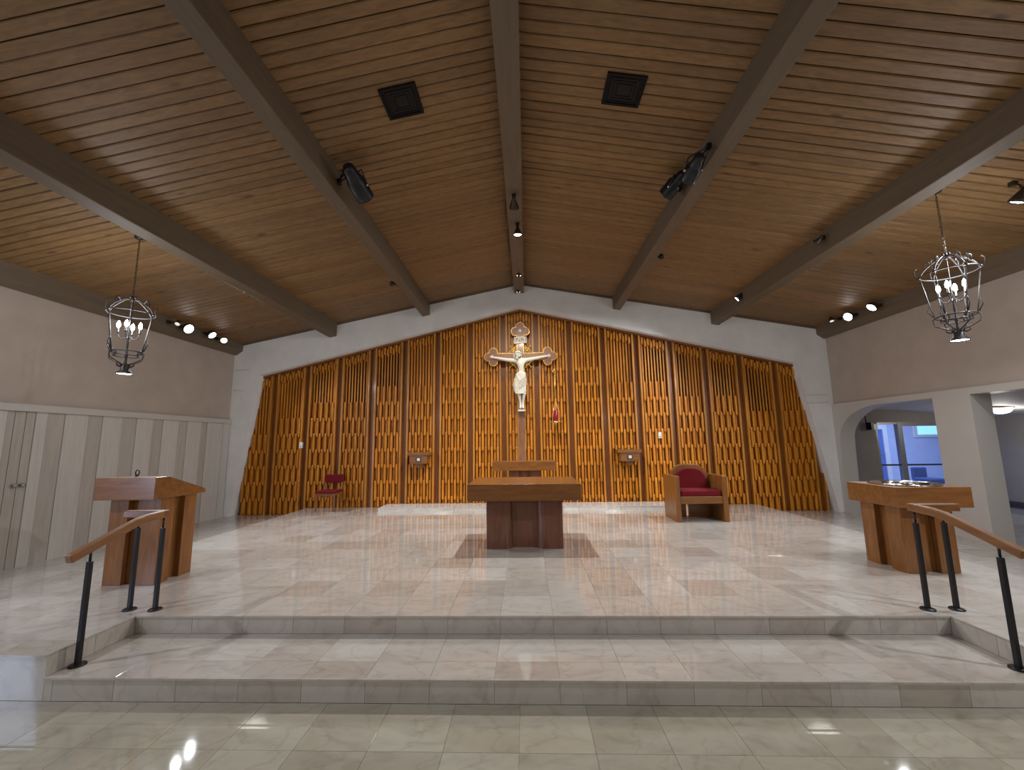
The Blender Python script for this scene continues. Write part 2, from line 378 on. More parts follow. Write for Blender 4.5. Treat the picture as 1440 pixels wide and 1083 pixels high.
# ---------------------------------------------------------------- wooden slat screen
YB = 10.10
ws = base('wall_screen', MB().box(-7.3, 7.2, YB+.02, YB+.06, Z1-.05, 5.0), M_SCRBACK, 'tall varnished wooden slat screen behind the altar', 'wall')
P0, PP = -.13, .815
FIRST = [4, 5, 6, 6, 7, 7, 9, 10, 10, 10, 9, 7, 7, 6, 6, 5, 5]
VOID = {2: .7, 3: 1, 4: 1, 12: 1, 13: .55, 14: 1, 15: 1}
def rowz(k): return .20+.381*k
def wbase(x): return Z1 if abs(x) > PX else (.08 if -3.34 < x < 3.44 else 0)
BW = .048
def batten_mesh(L):
    h = BW/2; t = .02; y0, y1 = YB-.105, YB-.03
    prof = [(y1, 0), (y1, L), (y0+.006, L), (y0, L-.012), (y0, .03), (y0+.018, 0)]
    return MB().prism(prof, -h, h, 'x')
bat = {}
def bmesh_for(L):
    k = round(L, 3)
    if k not in bat: bat[k] = batten_mesh(k)
    return bat[k]
bat_me = {}
# pilasters between the panels
pil = sorted([P0+PP*(j+.5) for j in range(-9, 9)])
for x in pil:
    if x < -7.0 or x > 6.95: continue
    top = zt(x)+.15; b0 = wbase(x)
    pb = MB().box(x-.062, x+.062, YB-.022, YB+.02, b0, top).build('pilaster_board', M_SCRBACK, ws)
    for s in (-1, 1):
        xx = x+s*.083; MB().box(xx-.022, xx+.022, YB-.118, YB+.02, b0, top).build('pilaster_fin', M_PILAST, pb)
jobs = []
for p in range(17):
    xc = P0+PP*(p-8); x0, x1 = xc-PP/2+.118, xc+PP/2-.118
    b0 = min(wbase(x0), wbase(x1)); b1 = max(wbase(x0), wbase(x1))
    panel = MB().box(x0-.006, x1+.006, YB, YB+.02, b0, max(zt(x0), zt(x1))+.15).build('panel_board', M_SCRBACK, ws)
    n = 8; pit = (x1-x0)/n; fr = rowz(FIRST[p])
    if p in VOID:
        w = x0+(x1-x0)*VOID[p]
        MB().prism([(x0, fr-.03), (w, fr-.03), (w, zt(w)-.30), (x0, zt(x0)-.30)], YB-.004, YB+.0, 'y').build('louvre_shade_sheet', M_VOID, panel)  # flat black sheet painting the shade of a hollow behind the louvres
    for c in range(n):
        x = x0+pit*(c+.5)
        if x < -7.15 or x > 7.1: continue
        bz = wbase(x); top = zt(x)+.12
        vo = p in VOID and x < x0+(x1-x0)*VOID[p]
        sl_ = MB().box(x-.018, x+.018, YB-.058, YB, bz, (fr+.02) if vo else top)
        if vo: sl_.box(x-.017, x+.017, YB-.058, YB-.036, fr+.02, top)
        sl_.build('slat', M_SCREEN, panel)
        # short block row under the top frame
        jobs.append((panel, p, x, zt(x)-.30+(.0 if c % 2 else .05), .17))
        # staggered battens
        k = FIRST[p]-1
        while k >= -1:
            lo, hi = rowz(k)-.045, rowz(k+1)+.045
            lo = max(lo, bz)
            if hi-lo > .08 and (k+c+(p % 2)) % 2 == 0: jobs.append((panel, p, x, lo, hi-lo))
            k -= 1
jobs.sort(key=lambda j: (abs(j[1]-8), -j[4]))
stf = {}
for q, (panel, p, x, z, L) in enumerate(jobs):
    if q < 300:
        k = round(L, 3)
        if k not in bat_me: bat_me[k] = batten_mesh(k).mesh('batten', M_SCREEN)
        link('batten', bat_me[k], (x, 0, z), panel)
    else:
        mb = stf.setdefault(panel.name, (panel, MB()))[1]; b = batten_mesh(L); mb.add([(a+x, c, d+z) for a, c, d in b.v], b.f)
for panel, mb in stf.values(): mb.build('batten', M_SCREEN, panel)['kind'] = 'stuff'
# frame along the top of the screen
for a, b in ((-7.0, XC), (XC, 6.9)):
    pts = [(a, zt(a)-.05), (b, zt(b)-.05), (b, zt(b)+.25), (a, zt(a)+.25)]
    MB().prism(pts, YB-.128, YB-.06, 'y').build('top_frame', M_SCRBACK, ws)

# ---------------------------------------------------------------- side walls
wl = base('wall_left', MB().box(XL-.3, XL, -9, YW+.1, Z2, 4.6), M_TAUPE, 'taupe left wall with painted planks below', 'wall')
edges = [3.0, 3.3, 3.55, 3.9, 4.15, 4.5, 4.75, 5.1, 5.36, 5.48, 5.568, 5.70, 5.814, 5.968, 6.20, 6.546, 6.775, 7.123, 7.394, 7.731, 7.951, 8.322, 8.539, 8.926, 9.09, 9.575, 9.80]
tone = 'ABABABAB'+'A'+'BBB'+'AB'+'ABABABABAB'+'AA'
planks = []
for i in range(len(edges)-1):
    d = .012 if tone[i] == 'A' else .004
    planks.append(MB().box(XL-.01, XL+.022+d, edges[i]+.004, edges[i+1]-.004, Z1 if edges[i] > YF else Z2, 2.03).build('plank', M_PLANKA if tone[i] == 'A' else M_PLANKB, wl))
MB().box(XL-.01, XL+.03, -9, 3.0, Z2, 2.03).build('plank', M_PLANKA, wl)['kind'] = 'stuff'
MB().box(XL-.01, XL+.075, -9, YW, 2.03, 2.135).build('cap_rail', M_TRIM, wl, .006)
for yy in (5.655, 5.745):
    MB().lathe([(.018, 0), (.014, .02), (.03, .035), (.034, .05), (.026, .062), (0, .066)], 14, (XL+.026, yy, .99), (1, 0, 0)).build('knob', M_ALU, planks[11])
struct_r = [(9.9, Z1-.02), (9.9, 2.27), (-9, 2.27), (-9, Z2), (2.6, Z2), (2.6, 2.16), (6.81, 2.16), (6.81, Z1-.02), (7.43, Z1-.02), (7.43, 2.16), (8.55, 2.16)]
for k in range(1, 12):
    a = PI/2*k/12; struct_r.append((8.55+1.12*math.sin(a), 1.45+.71*math.cos(a)))
struct_r += [(9.67, 1.45), (9.72, Z1-.02)]
wr = base('wall_right', MB().box(XR, XR+.3, -9, YW+.1, 2.26, 4.6), M_TAUPE, 'taupe right wall above the arch and pillar', 'wall')
MB().prism(struct_r, XR-.05, XR+.27, 'x').build('arcade', M_TRIM, wr)
base('wall_front', MB().box(-9, 12, -9.3, -9, Z2, 6), M_TAUPE, 'taupe wall at the far end of the nave', 'wall')
# ---------------------------------------------------------------- ceiling
cp = [(XL-.4, ceil_z(XL-.4)+.032), (XC, ZR+.032), (XR+.4, ceil_z(XR+.4)+.032), (XR+.4, ceil_z(XR+.4)+.25), (XC, ZR+.3), (XL-.4, ceil_z(XL-.4)+.25)]
ce = base('ceiling', MB().prism(cp, -9.2, 10.3, 'y'), M_CEILBACK, 'low-pitched pine board ceiling with painted beams', 'ceiling')
BX = [XL, -4.75, -2.43, XC, 2.255, 4.59, XR]
BP = .131
def board(x0, x1, j=0):
    w = BP-.006; c = .011; t = .032
    prof = [(0, t), (0, c), (c, 0), (w-c, 0), (w, c), (w, t)]
    v = [(x, y, ceil_z(x)+z) for x in (x0, x1) for y, z in prof]; n = 6
    f = [tuple(range(n)), tuple(range(n, 2*n))[::-1]]+[(i, n+i, n+(i+1) % n, (i+1) % n) for i in range(n)]
    return v, f
Y0 = 2.42
rb = MB()
for b in range(6):
    v, f = board(BX[b], BX[b+1]); me = MB().add(v, f).mesh('board', M_BOARD)
    for r in range(50):
        k_ = random.choice((1, 1, 1, .99, .975, .96)); o = link('board', me, (0, Y0+BP*r+BP*(1-k_)/2, random.uniform(-.002, .004)), ce); o.scale.y = k_
    for r in list(range(-87, 0))+list(range(50, 57)):
        rb.add([(x, y+Y0+BP*r, z+random.uniform(0, .0)) for x, y, z in v], f)
rb.build('board', M_BOARD, ce)['kind'] = 'stuff'
def beam(name, x, w, d, lab, y1=YW):
    sl = 0 if x == XC else (SL if x < XC else -SR); zt_ = ceil_z(x)
    pts = [(x-w/2, zt_-d-sl*w/2), (x+w/2, zt_-d+sl*w/2), (x+w/2, zt_+.05), (x-w/2, zt_+.05)]
    o = MB().prism(pts, -9, y1, 'y').build(name, M_BEAM, None, .008); return struct(o, lab, 'beam')
beam('trim_1', XC, .245, .27, 'wide ridge beam down the middle of the ceiling')
beam('trim_2', -2.43, .175, .325, 'ceiling beam nearest the ridge on the left')
beam('trim_3', -4.75, .175, .34, 'ceiling beam beside the left lantern')
beam('trim_4', 2.255, .175, .315, 'ceiling beam nearest the ridge on the right')
beam('trim_5', 4.59, .175, .325, 'ceiling beam beside the right lantern')
for nm, xa, xb, lab in (('trim_6', XL, XL+.2, 'eave beam on top of the left wall'), ('trim_7', XR-.2, XR, 'eave beam on top of the right wall')):
    zz = ceil_z((xa+xb)/2); xm = xb if xa < 0 else xa; xo = xa if xa < 0 else xb
    pts = [(xo, zz-.27), (xo+(xm-xo)*.25, zz-.28), (xm, zz-.17), (xm, zz+.05), (xo, zz+.05)]
    struct(MB().prism(pts, -9, YW, 'y').build(nm, M_BEAM), lab, 'beam')
for nm, a, b, lab in (('trim_8', XL, XC, 'dark cornice strip above the white wall, left slope'), ('trim_9', XC, XR, 'dark cornice strip above the white wall, right slope')):
    pts = [(a, ceil_z(a)-.055), (b, ceil_z(b)-.055), (b, ceil_z(b)+.02), (a, ceil_z(a)+.02)]
    struct(MB().prism(pts, YW-.03, YW+.01, 'y').build(nm, M_BEAM), lab, 'cornice')

# ---------------------------------------------------------------- side hall beyond the arcade
def hz(x): return 2.30-.094*(x-7.6)
base('wall_hall_outer', MB().box(11.2, 11.4, 2.0, 10.7, Z1, 2.3), M_HALL, 'dark grey-brown outer wall of the side hall', 'wall')
struct(MB().box(11.16, 11.2, 2.0, 10.6, Z1, Z1+.14).build('baseboard_hall', M_DARKGREY), 'dark baseboard of the side hall', 'baseboard')
hp = [(XR+.2, hz(XR+.2)), (11.4, hz(11.4)), (11.4, hz(11.4)+.15), (XR+.2, hz(XR+.2)+.15)]
base('ceiling_hall', MB().prism(hp, 2.0, 10.75, 'y'), M_HALLCEIL, 'sloping pale ceiling of the side hall', 'ceiling')
base('wall_hall_near', MB().box(XR+.25, 11.4, 1.9, 2.0, Z1, 2.4), M_HALL, 'near end wall of the side hall', 'wall')
GX0, GX1, GZ0, GZ1 = 8.66, 11.0, -.1, 1.86
hw = MB().box(XR+.1, GX0, 10.6, 10.75, Z1, 2.4).box(GX0, 11.4, 10.6, 10.75, GZ1, 2.4).box(GX1, 11.4, 10.6, 10.75, Z1, GZ1).box(GX0, GX1, 10.6, 10.75, Z1, GZ0)
base('wall_hall_end', hw, M_HALL, 'dark end wall of the side hall around the glass doors', 'wall')
win = base('window_1', MB().box(GX0, GX0+.05, 10.61, 10.7, GZ0, GZ1).box(9.2, 9.31, 10.6, 10.71, GZ0, GZ1).box(GX0, GX1, 10.61, 10.7, GZ1-.05, GZ1).box(9.31, GX1, 10.605, 10.7, GZ1-.1, GZ1).box(10.3, 10.4, 10.605, 10.7, GZ0, GZ1).box(GX1-.05, GX1, 10.61, 10.7, GZ0, GZ1).box(GX0, GX1, 10.61, 10.7, GZ0, GZ0+.08),
           M_ALU, 'glazed aluminium doors at the end of the side hall', 'glass door')
for a, b in ((GX0+.05, 9.2), (9.31, 10.3), (10.4, GX1-.05)):
    MB().box(a, b, 10.652, 10.658, GZ0+.08, GZ1-.05).build('pane', M_GLASS, win)
    MB().box(a, b, 10.635, 10.65, .795, .835).build('push_bar', M_DARKGREY, win)
# room beyond the glass
base('wall_annex_end', MB().box(7.0, 14, 14.0, 14.2, -.5, 3), M_BLUEROOM, 'blue-lit far wall seen through the glass doors', 'wall')
base('wall_annex_left', MB().box(7.0, 7.2, 10.75, 14.0, -.5, 3), M_BLUEROOM, 'blue-lit side wall seen through the glass doors', 'wall')
base('wall_annex_right', MB().box(14, 14.2, 10.75, 14.0, -.5, 3), M_BLUEROOM, 'right wall of the room beyond the glass doors', 'wall')
base('ceiling_annex', MB().box(7.0, 14.2, 10.75, 14.2, 2.6, 2.75), M_BLUEROOM, 'ceiling of the room beyond the glass doors', 'ceiling')
base('floor_annex', MB().box(7.0, 14.2, 10.75, 14.2, Z1-.2, Z1), M_BLUEROOM, 'floor of the room beyond the glass doors', 'floor')
wa = onY(1290, 610, 13.98); wc = onY(1330, 600, 13.98)
w2 = base('window_2', MB().box(wa.x-.12, wc.x+.1, 13.93, 14.0, wa.z-.11, wa.z-.03).box(wa.x-.12, wa.x-.03, 13.93, 14, wa.z-.03, wc.z+.12).box(wa.x-.12, wc.x+.1, 13.93, 14, wc.z+.04, wc.z+.12).box(wc.x+.02, wc.x+.1, 13.93, 14, wa.z-.03, wc.z+.04), M_PLASTIC, 'small high daylight window in the room beyond the glass', 'window')
MB().box(wa.x-.03, wc.x+.02, 13.96, 13.97, wa.z-.03, wc.z+.04).build('pane', M_SKYPANE, w2)
da, db = onY(1226, 604, 13.95), onY(1239, 604, 13.95); dt = da.z
d2 = base('door_1', MB().box(da.x, db.x, 13.93, 14.0, Z1, dt), mat('blue_door', (.10, .17, .40), .4), 'dark blue door in the room beyond the glass', 'door')
MB().box(db.x, db.x+.14, 13.9, 14.0, Z1, dt+.14).box(da.x-.1, db.x, 13.9, 14.0, dt, dt+.14).box(da.x-.14, da.x, 13.9, 14.0, Z1, dt).build('door_frame', M_PLASTIC, d2)
MB().box(da.x, db.x, 13.91, 13.94, .95, 1.0).build('door_bar', M_ALU, d2)
ca, cb_ = onY(1281, 657, 12.6), onY(1301, 657, 12.6)
lc_ = thing('lounge_chair', 'dark blue chair standing in the room beyond the glass', 'chair', ((ca.x+cb_.x)/2, 12.6, Z1)); M_NAVY = fabric('navy_fabric', (.06, .09, .20))
MB().box(ca.x, cb_.x, 12.55, 12.65, .25, ca.z).build('backrest', M_NAVY, lc_, .04, 3); MB().box(ca.x, cb_.x, 12.05, 12.6, .2, .34).build('seat', M_NAVY, lc_, .04, 3)
for lx_ in (ca.x+.03, cb_.x-.07):
    for ly_ in (12.08, 12.56): MB().box(lx_, lx_+.04, ly_, ly_+.04, Z1, .2).build('leg', M_ALU, lc_)
light('annex_daylight', 'AREA', (10.6, 12.3, 2.55), 150, (.55, .64, 1.0), 2.2, (10.6, 12.5, 0))
t = thing('ceiling_dome_light', 'lit glass dome lamp on the side hall ceiling', 'ceiling light', (9.9, 8.95, hz(9.9)-.1))
MB().lathe([(.20, .08), (.20, .10), (.02, .115)], 24, t.location).build('base_plate', M_BRASS, t)
MB().lathe([(.0, -.035), (.07, -.03), (.13, -.005), (.165, .035), (.175, .078)], 24, t.location, cap=False).build('glass_dome', mat('lit_dome', (1, 1, 1), .4, emit=(1, .98, .95), es=7), t)
light('hall_dome_bulb', 'POINT', (9.9, 8.95, hz(9.9)-.24), 16, NEUT, .08)
sp = thing('wall_speaker', 'small black and white loudspeaker hung in the side hall', 'speaker', (8.52, 10.56, 1.68))
MB().box(8.44, 8.50, 10.44, 10.6, 1.68, 1.86).build('body', M_BLACK, sp); MB().box(8.50, 8.60, 10.45, 10.6, 1.68, 1.82).build('grille', M_PLASTIC, sp)
MB().tube([(8.45, 10.59, 1.86), (8.44, 10.595, 2.2)], .008, 6).build('cord', M_BLACK, sp)

# ---------------------------------------------------------------- altar
a = thing('altar', 'massive wooden altar table with a thick top on a dark lobed base', 'altar', (-.05, 6.4, 0))
MB().box(-.83, .735, 5.80, 6.98, .70, .925).build('top', M_FURN, a, .006)
def lobe_plan(x0, x1, y0, y1, gx, dep, r):
    """rectangle with a shallow round-shouldered recess in front and back"""
    p = [(x0, y0), (x0+gx-r, y0)]
    xm0, xm1 = x0+gx, x1-gx
    for k in range(7): q = PI/2*k/6; p.append((xm0-r+r*math.sin(q), y0+dep-dep*math.cos(q)))
    for k in range(7): q = PI/2*k/6; p.append((xm1+r-r*math.cos(q), y0+dep-dep*math.sin(q)))
    p += [(x1-gx+r, y0), (x1, y0), (x1, y1), (x0, y1)]
    return p
MB().prism(lobe_plan(-.595, .495, 6.10, 6.75, .37, .09, .12), 0, .70, 'z').build('base', M_WALNUT, a, .004)

def notch_plan(x0, x1, y0, y1, a, d):
    w, h = (x1-x0), (y1-y0)
    return [(x0, y0), (x0+w*a, y0), (x0+w*a, y0+d), (x1-w*a, y0+d), (x1-w*a, y0), (x1, y0), (x1, y0+h*a), (x1-d, y0+h*a), (x1-d, y1-h*a), (x1, y1-h*a), (x1, y1),
            (x1-w*a, y1), (x1-w*a, y1-d), (x0+w*a, y1-d), (x0+w*a, y1), (x0, y1), (x0, y1-h*a), (x0+d, y1-h*a), (x0+d, y0+h*a), (x0, y0+h*a)]
# ---------------------------------------------------------------- ambo
a = thing('ambo', 'wooden ambo with a sloping reading desk and notched pillar base', 'lectern', (-4.4, 4.87, 0))
MB().prism(notch_plan(-4.69, -4.10, 4.62, 5.12, .36, .07), 0, .93, 'z').build('base', M_FURNV, a, .004)
MB().prism([(4.49, .925), (5.22, .925), (5.22, .975), (4.66, 1.168), (4.49, 1.168)], -4.765, -4.075, 'x').build('desk', M_FURN, a, .005)
MB().box(-4.72, -4.12, 5.17, 5.19, .975, 1.0).build('book_ledge', M_FURN, a, .003)
mc = thing('gooseneck_microphone', 'thin dark gooseneck microphone curled above the ambo', 'microphone', (-4.43, 4.62, 1.168))
MB().tube([(-4.43, 4.62, 1.168), (-4.44, 4.62, 1.22), (-4.425, 4.62, 1.245), (-4.40, 4.62, 1.235), (-4.395, 4.62, 1.205), (-4.41, 4.62, 1.185)], .006, 8).build('neck', M_BLACK, mc)
MB().ball((-4.412, 4.62, 1.185), .012).build('capsule', M_BLACK, mc)
# ---------------------------------------------------------------- baptismal font
a = thing('baptismal_font', 'wooden baptismal font with a steel bowl set in its thick top', 'font', (4.47, 5.2, 0))
MB().prism(notch_plan(4.185, 4.755, 4.945, 5.50, .36, .07), 0, .72, 'z').build('base', M_FURNV, a, .004)
fx, fy, fr_ = 4.48, 5.19, .31
ring = [(fx+fr_*math.cos(2*PI*k/32), fy+fr_*math.sin(2*PI*k/32)) for k in range(32)]
x0, x1, y0, y1 = 4.09, 4.885, 4.83, 5.55
tb = MB()
def slab_with_hole(tb, z0, z1):
    v = []; n = 32
    for z in (z0, z1):
        v += [(x, y, z) for x, y in ring]
        for k in range(n):
            an = 2*PI*k/n; c, s_ = math.cos(an), math.sin(an)
            hx, hy = (x1-x0)/2, (y1-y0)/2; mx, my = (x0+x1)/2, (y0+y1)/2
            q = 1/max(abs(c)/hx, abs(s_)/hy); v.append((mx+c*q, my+s_*q, z))
    f = []
    for k in range(n):
        j = (k+1) % n
        f.append((64+k, 64+32+k, 64+32+j, 64+j)); f.append((j, 32+j, 32+k, k)); f.append((32+k, 32+j, 96+j, 96+k)); f.append((k, 64+k, 64+j, j))
    # square the outer corners
    for cx, cy, k in ((x1, y1, 4), (x0, y1, 12), (x0, y0, 20), (x1, y0, 28)):
        for lay in (32, 96): v[lay+k] = (cx, cy, v[lay+k][2])
    tb.add(v, f)
slab_with_hole(tb, .72, .94); tb.build('top', M_FURN, a)
bw = MB().lathe([(0, .80), (.12, .805), (.22, .84), (.285, .90), (.30, .945), (.325, .962), (.335, .955), (.33, .941), (.305, .93)], 40, (fx, fy, 0)).build('bowl', M_CHROME, a)
MB().lathe([(0, .905), (.287, .905)], 32, (fx, fy, 0)).build('water', M_WATER, bw)
bw2 = MB().lathe([(.12, .81), (.13, .965), (.10, .975), (.0, .975)], 20, (fx-.02, fy-.05, 0)).build('inner_cup', M_CHROME, a)
# ---------------------------------------------------------------- handrails
def handrail(sx, label):
    t = thing('handrail', label, 'handrail', (sx*3.48, 3.6, 0), 'step handrails')
    x = sx*3.48; xr = sx*3.725
    r = MB().sweep([(x, 3.15, .665), (x, 3.68, .838), (x, 3.80, .858), (x, 4.0, .865)], .058, .066)
    r.build('rail', M_RAIL, t, .008)
    MB().box(min(x-sx*.031, sx*3.86), max(x-sx*.031, sx*3.86), 3.935, 4.0, .832, .898).build('return_rail', M_RAIL2, t, .008)
    for px, py, zb, ztop in ((sx*3.475, 3.31, Z1, .665), (x, 3.965, 0, .79), (xr, 3.965, 0, .79)):
        p = MB().box(px-.016, px+.016, py-.016, py+.016, zb+.01, ztop-.055).build('post', M_BLACK, t, .003)
        MB().lathe([(.055, 0), (.055, .008), (.048, .014), (.02, .016)], 20, (px, py, zb)).build('foot_plate', M_BLACK, p)
        MB().tube([(px, py, ztop-.06), (px, py, ztop+.04)], .009, 8).build('pin', M_BLACK, p)
M_RAIL = wood('rail_oak', (.14, .055, .015), (.20, .083, .026), (.26, .115, .04), (7, .8, 7), .38, .15, .03)
M_RAIL2 = M_FURN
handrail(-1, 'wooden handrail on black posts in front of the ambo')
handrail(1, 'wooden handrail on black posts in front of the baptismal font')
# ---------------------------------------------------------------- presider armchair
a = thing('armchair', 'wide wooden armchair with red seat and rounded red back', 'armchair', (3.22, 8.25, 0))
def roundrect(x0, x1, z0, z1, r, n=8):
    p = [(x0, z0), (x1, z0)]
    for k in range(n+1): q = PI/2*k/n; p.append((x1-r+r*math.cos(q), z1-r+r*math.sin(q)))
    for k in range(n+1): q = PI/2*k/n; p.append((x0+r-r*math.sin(q), z1-r+r*math.cos(q)))
    return p
for x in (2.735, 3.60): MB().box(x, x+.09, 7.93, 8.60, 0, .828).build('side_panel', M_FURNV, a, .008)
MB().box(2.825, 3.60, 7.95, 8.0, .325, .455).build('seat_rail', M_FURN, a, .004)
MB().box(2.825, 3.60, 8.0, 8.55, .40, .44).build('seat_board', M_FURN, a)
MB().box(2.825, 3.12, 8.5, 8.55, .0, .40).build('rear_panel', M_FURN, a); MB().box(3.17, 3.60, 8.5, 8.55, .0, .40).build('rear_panel', M_FURN, a)
MB().prism(roundrect(2.83, 3.595, .42, 1.02, .30), 8.48, 8.58, 'y').build('back_panel', M_FURNV, a, .008)
MB().prism(roundrect(2.91, 3.515, .45, .945, .24), 8.40, 8.48, 'y').build('back_cushion', M_RED, a, .025, 4)
MB().box(2.84, 3.585, 7.965, 8.42, .44, .565).build('seat_cushion', M_RED, a, .035, 4)
# ---------------------------------------------------------------- red side chair
a = thing('side_chair', 'small wooden chair with red seat and red back pad by the screen', 'chair', (-4.56, 9.58, 0))
cx0, cx1, cy0, cy1 = -4.785, -4.335, 9.39, 9.80
M_CH = M_FURNV
for x in (cx0, cx1-.035): MB().box(x, x+.035, cy0, cy0+.035, 0, .41).build('leg', M_CH, a, .004)
for x in (cx0+.01, cx1-.045):
    MB().sweep([(x+.0175, cy1-.02, 0), (x+.0175, cy1-.02, .42), (x+.0175, cy1+.05, .79)], .032, .034).build('leg', M_CH, a)
MB().box(cx0+.02, cx1-.02, cy0+.005, cy0+.027, .345, .41).box(cx0+.005, cx0+.027, cy0+.02, cy1-.03, .345, .41).box(cx1-.027, cx1-.005, cy0+.02, cy1-.03, .345, .41).build('apron', M_FURN, a)
MB().box(cx0-.01, cx1+.01, cy0-.015, cy1-.0, .405, .462).build('seat', M_RED, a, .02, 3)
bk = MB().box(cx0+.0, cx1-.0, cy1-.0, cy1+.04, .60, .80).build('back_pad', M_RED, a, .015, 3)
# ---------------------------------------------------------------- credence table behind the altar
a = thing('credence_table', 'long wooden table with thick top below the crucifix', 'table', (-.06, 9.0, 0))
MB().box(-.725, .605, 8.78, 9.25, .905, 1.10).build('top', M_FURN, a, .005)
MB().prism(notch_plan(-.39, .275, 8.86, 9.18, .33, .05), 0, .905, 'z').build('pedestal', M_WALNUT, a)
# ---------------------------------------------------------------- wall shelves on the screen
def shelf(px0, px1, py, label):
    p0, p1 = onY(px0, py, 9.72), onY(px1, py, 9.72); zt_ = (p0.z+p1.z)/2; xm = (p0.x+p1.x)/2; w = (p1.x-p0.x)/2
    t = thing('wall_shelf', label, 'shelf', (xm, 9.85, zt_-.36), 'wooden shelves on the screen')
    MB().box(xm-w, xm+w, 9.70, 10.0, zt_-.075, zt_).build('top', M_FURN, t, .003)
    MB().box(xm-w*.78, xm+w*.78, 9.72, 10.0, zt_-.27, zt_-.075).build('box', M_FURN, t, .003)
    MB().box(xm-w*.33, xm+w*.33, 9.78, 10.0, zt_-.35, zt_-.27).build('bracket', M_FURN, t, .003)
    e = MB().box(xm-.058, xm+.058, 9.712, 9.722, zt_-.225, zt_-.115).build('emblem_frame', M_DARKGREY, t)
    MB().box(xm-.034, xm+.034, 9.706, 9.714, zt_-.203, zt_-.137).build('emblem', M_SIGN, e)
shelf(573.5, 604, 636, 'small wooden wall shelf with square emblem, left of the crucifix')
shelf(869, 902, 632, 'small wooden wall shelf with square emblem, beside the armchair')
def switch(px, py, label):
    p = onY(px, py, YB-.115); t = thing('wall_switch', label, 'switch', (p.x, YB-.115, p.z-.08))
    MB().box(p.x-.036, p.x+.036, YB-.125, YB-.055, p.z-.075, p.z+.07).build('plate', M_PLASTIC, t, .004)
    MB().box(p.x-.008, p.x+.008, YB-.135, YB-.124, p.z-.045, p.z-.025).build('button', M_DARKGREY, t)
switch(423, 626, 'white wall switch on the screen above the red chair')
switch(928, 612, 'white wall switch on the screen above the armchair')

# ---------------------------------------------------------------- crucifix
CY = 9.86; cxm, czm = -.11, 3.565
cr = thing('crucifix', 'tall walnut crucifix with gold edging and ivory figure', 'crucifix', (cxm, CY, .08))
def trefoil_cross(g, y0, y1):
    """latin cross with three-lobed ends; every piece a hair apart in depth"""
    m = MB(); hw = .080+g; e = [0]
    def dy(): e[0] += .0004; return y0-e[0]
    m.box(cxm-hw, cxm+hw, dy(), y1, .1, czm+.63); m.box(cxm-.66, cxm+.66, dy(), y1, czm-hw, czm+hw)
    for cx, cz, an in ((cxm+.66, czm, 0), (cxm, czm+.63, PI/2), (cxm-.66, czm, PI)):
        for u, w in ((0, -.122), (.122, 0), (0, .122)):
            x, z = cx+u*math.cos(an)-w*math.sin(an), cz+u*math.sin(an)+w*math.cos(an); r = .095+g
            m.prism([(x+r*math.cos(2*PI*k/28), z+r*math.sin(2*PI*k/28)) for k in range(28)], dy(), y1, 'y')
        m.box(cx-.1-g, cx+.1+g, dy(), y1, cz-.1-g, cz+.1+g)
    return m
trefoil_cross(.012, CY+.005, CY+.06).build('gold_edging', M_GOLD, cr)
c = trefoil_cross(-.004, CY-.01, CY+.03).build('cross', M_CROSS, cr)
for x, z in ((cxm-.69, czm), (cxm+.69, czm), (cxm, czm+.64)):
    MB().prism([(x-.05, z), (x, z-.05), (x+.05, z), (x, z+.05)], CY-.024, CY-.008, 'y').build('diamond', M_SIGN, cr)
# gold leaf ornaments in the four angles
for sx in (-1, 1):
    for sz in (-1, 1):
        o0 = Vector((cxm+sx*.10, CY+.015, czm+sz*.10)); m = MB()
        def pt(u, w): return (o0.x+sx*u, o0.y, o0.z+sz*w)
        m.tube([pt(0, 0), pt(.07, .07), pt(.15, .16)], [.022, .02, .008], 6)
        m.tube([pt(.0, .17), pt(.05, .12), pt(.09, .08), pt(.14, .05), pt(.17, .0)], [.01, .02, .024, .02, .01], 6)
        m.tube([pt(.02, .02), pt(.03, .09), pt(.015, .15)], [.016, .016, .008], 6); m.tube([pt(.02, .02), pt(.09, .03), pt(.15, .01)], [.016, .016, .008], 6)
        m.ball(pt(.15, .16), .022, 8); m.ball(pt(.02, .17), .018, 8); m.ball(pt(.17, .02), .018, 8)
        m.build('corner_ornament', M_GOLD, cr)
sg = []
zs = czm+.40
for k in range(9): u = -1+2*k/8; sg.append((cxm+u*.158, zs-.08+.008*math.sin(u*3)))
for k in range(9): u = 1-2*k/8; sg.append((cxm+u*.152, zs+.082+.008*math.sin(u*3+.6)))
sgo = MB().prism(sg, CY-.035, CY-.012, 'y').build('title_scroll', M_SIGN, cr)
tc = bpy.data.curves.new('inri', 'FONT'); tc.body = 'INRI'; tc.size = .15; tc.extrude = .002; tc.align_x = 'CENTER'; tc.align_y = 'CENTER'; tc.space_character = 1.05
to = bpy.data.objects.new('inri_tmp', tc); COL.objects.link(to)
me = bpy.data.meshes.new_from_object(to.evaluated_get(bpy.context.evaluated_depsgraph_get())); bpy.data.objects.remove(to)
me.materials.clear(); me.materials.append(M_INK)
lo = bpy.data.objects.new('lettering', me); COL.objects.link(lo); lo.parent = sgo; lo.rotation_euler = (PI/2, 0, 0); lo.location = Vector((cxm, CY-.036, zs))-cr.location
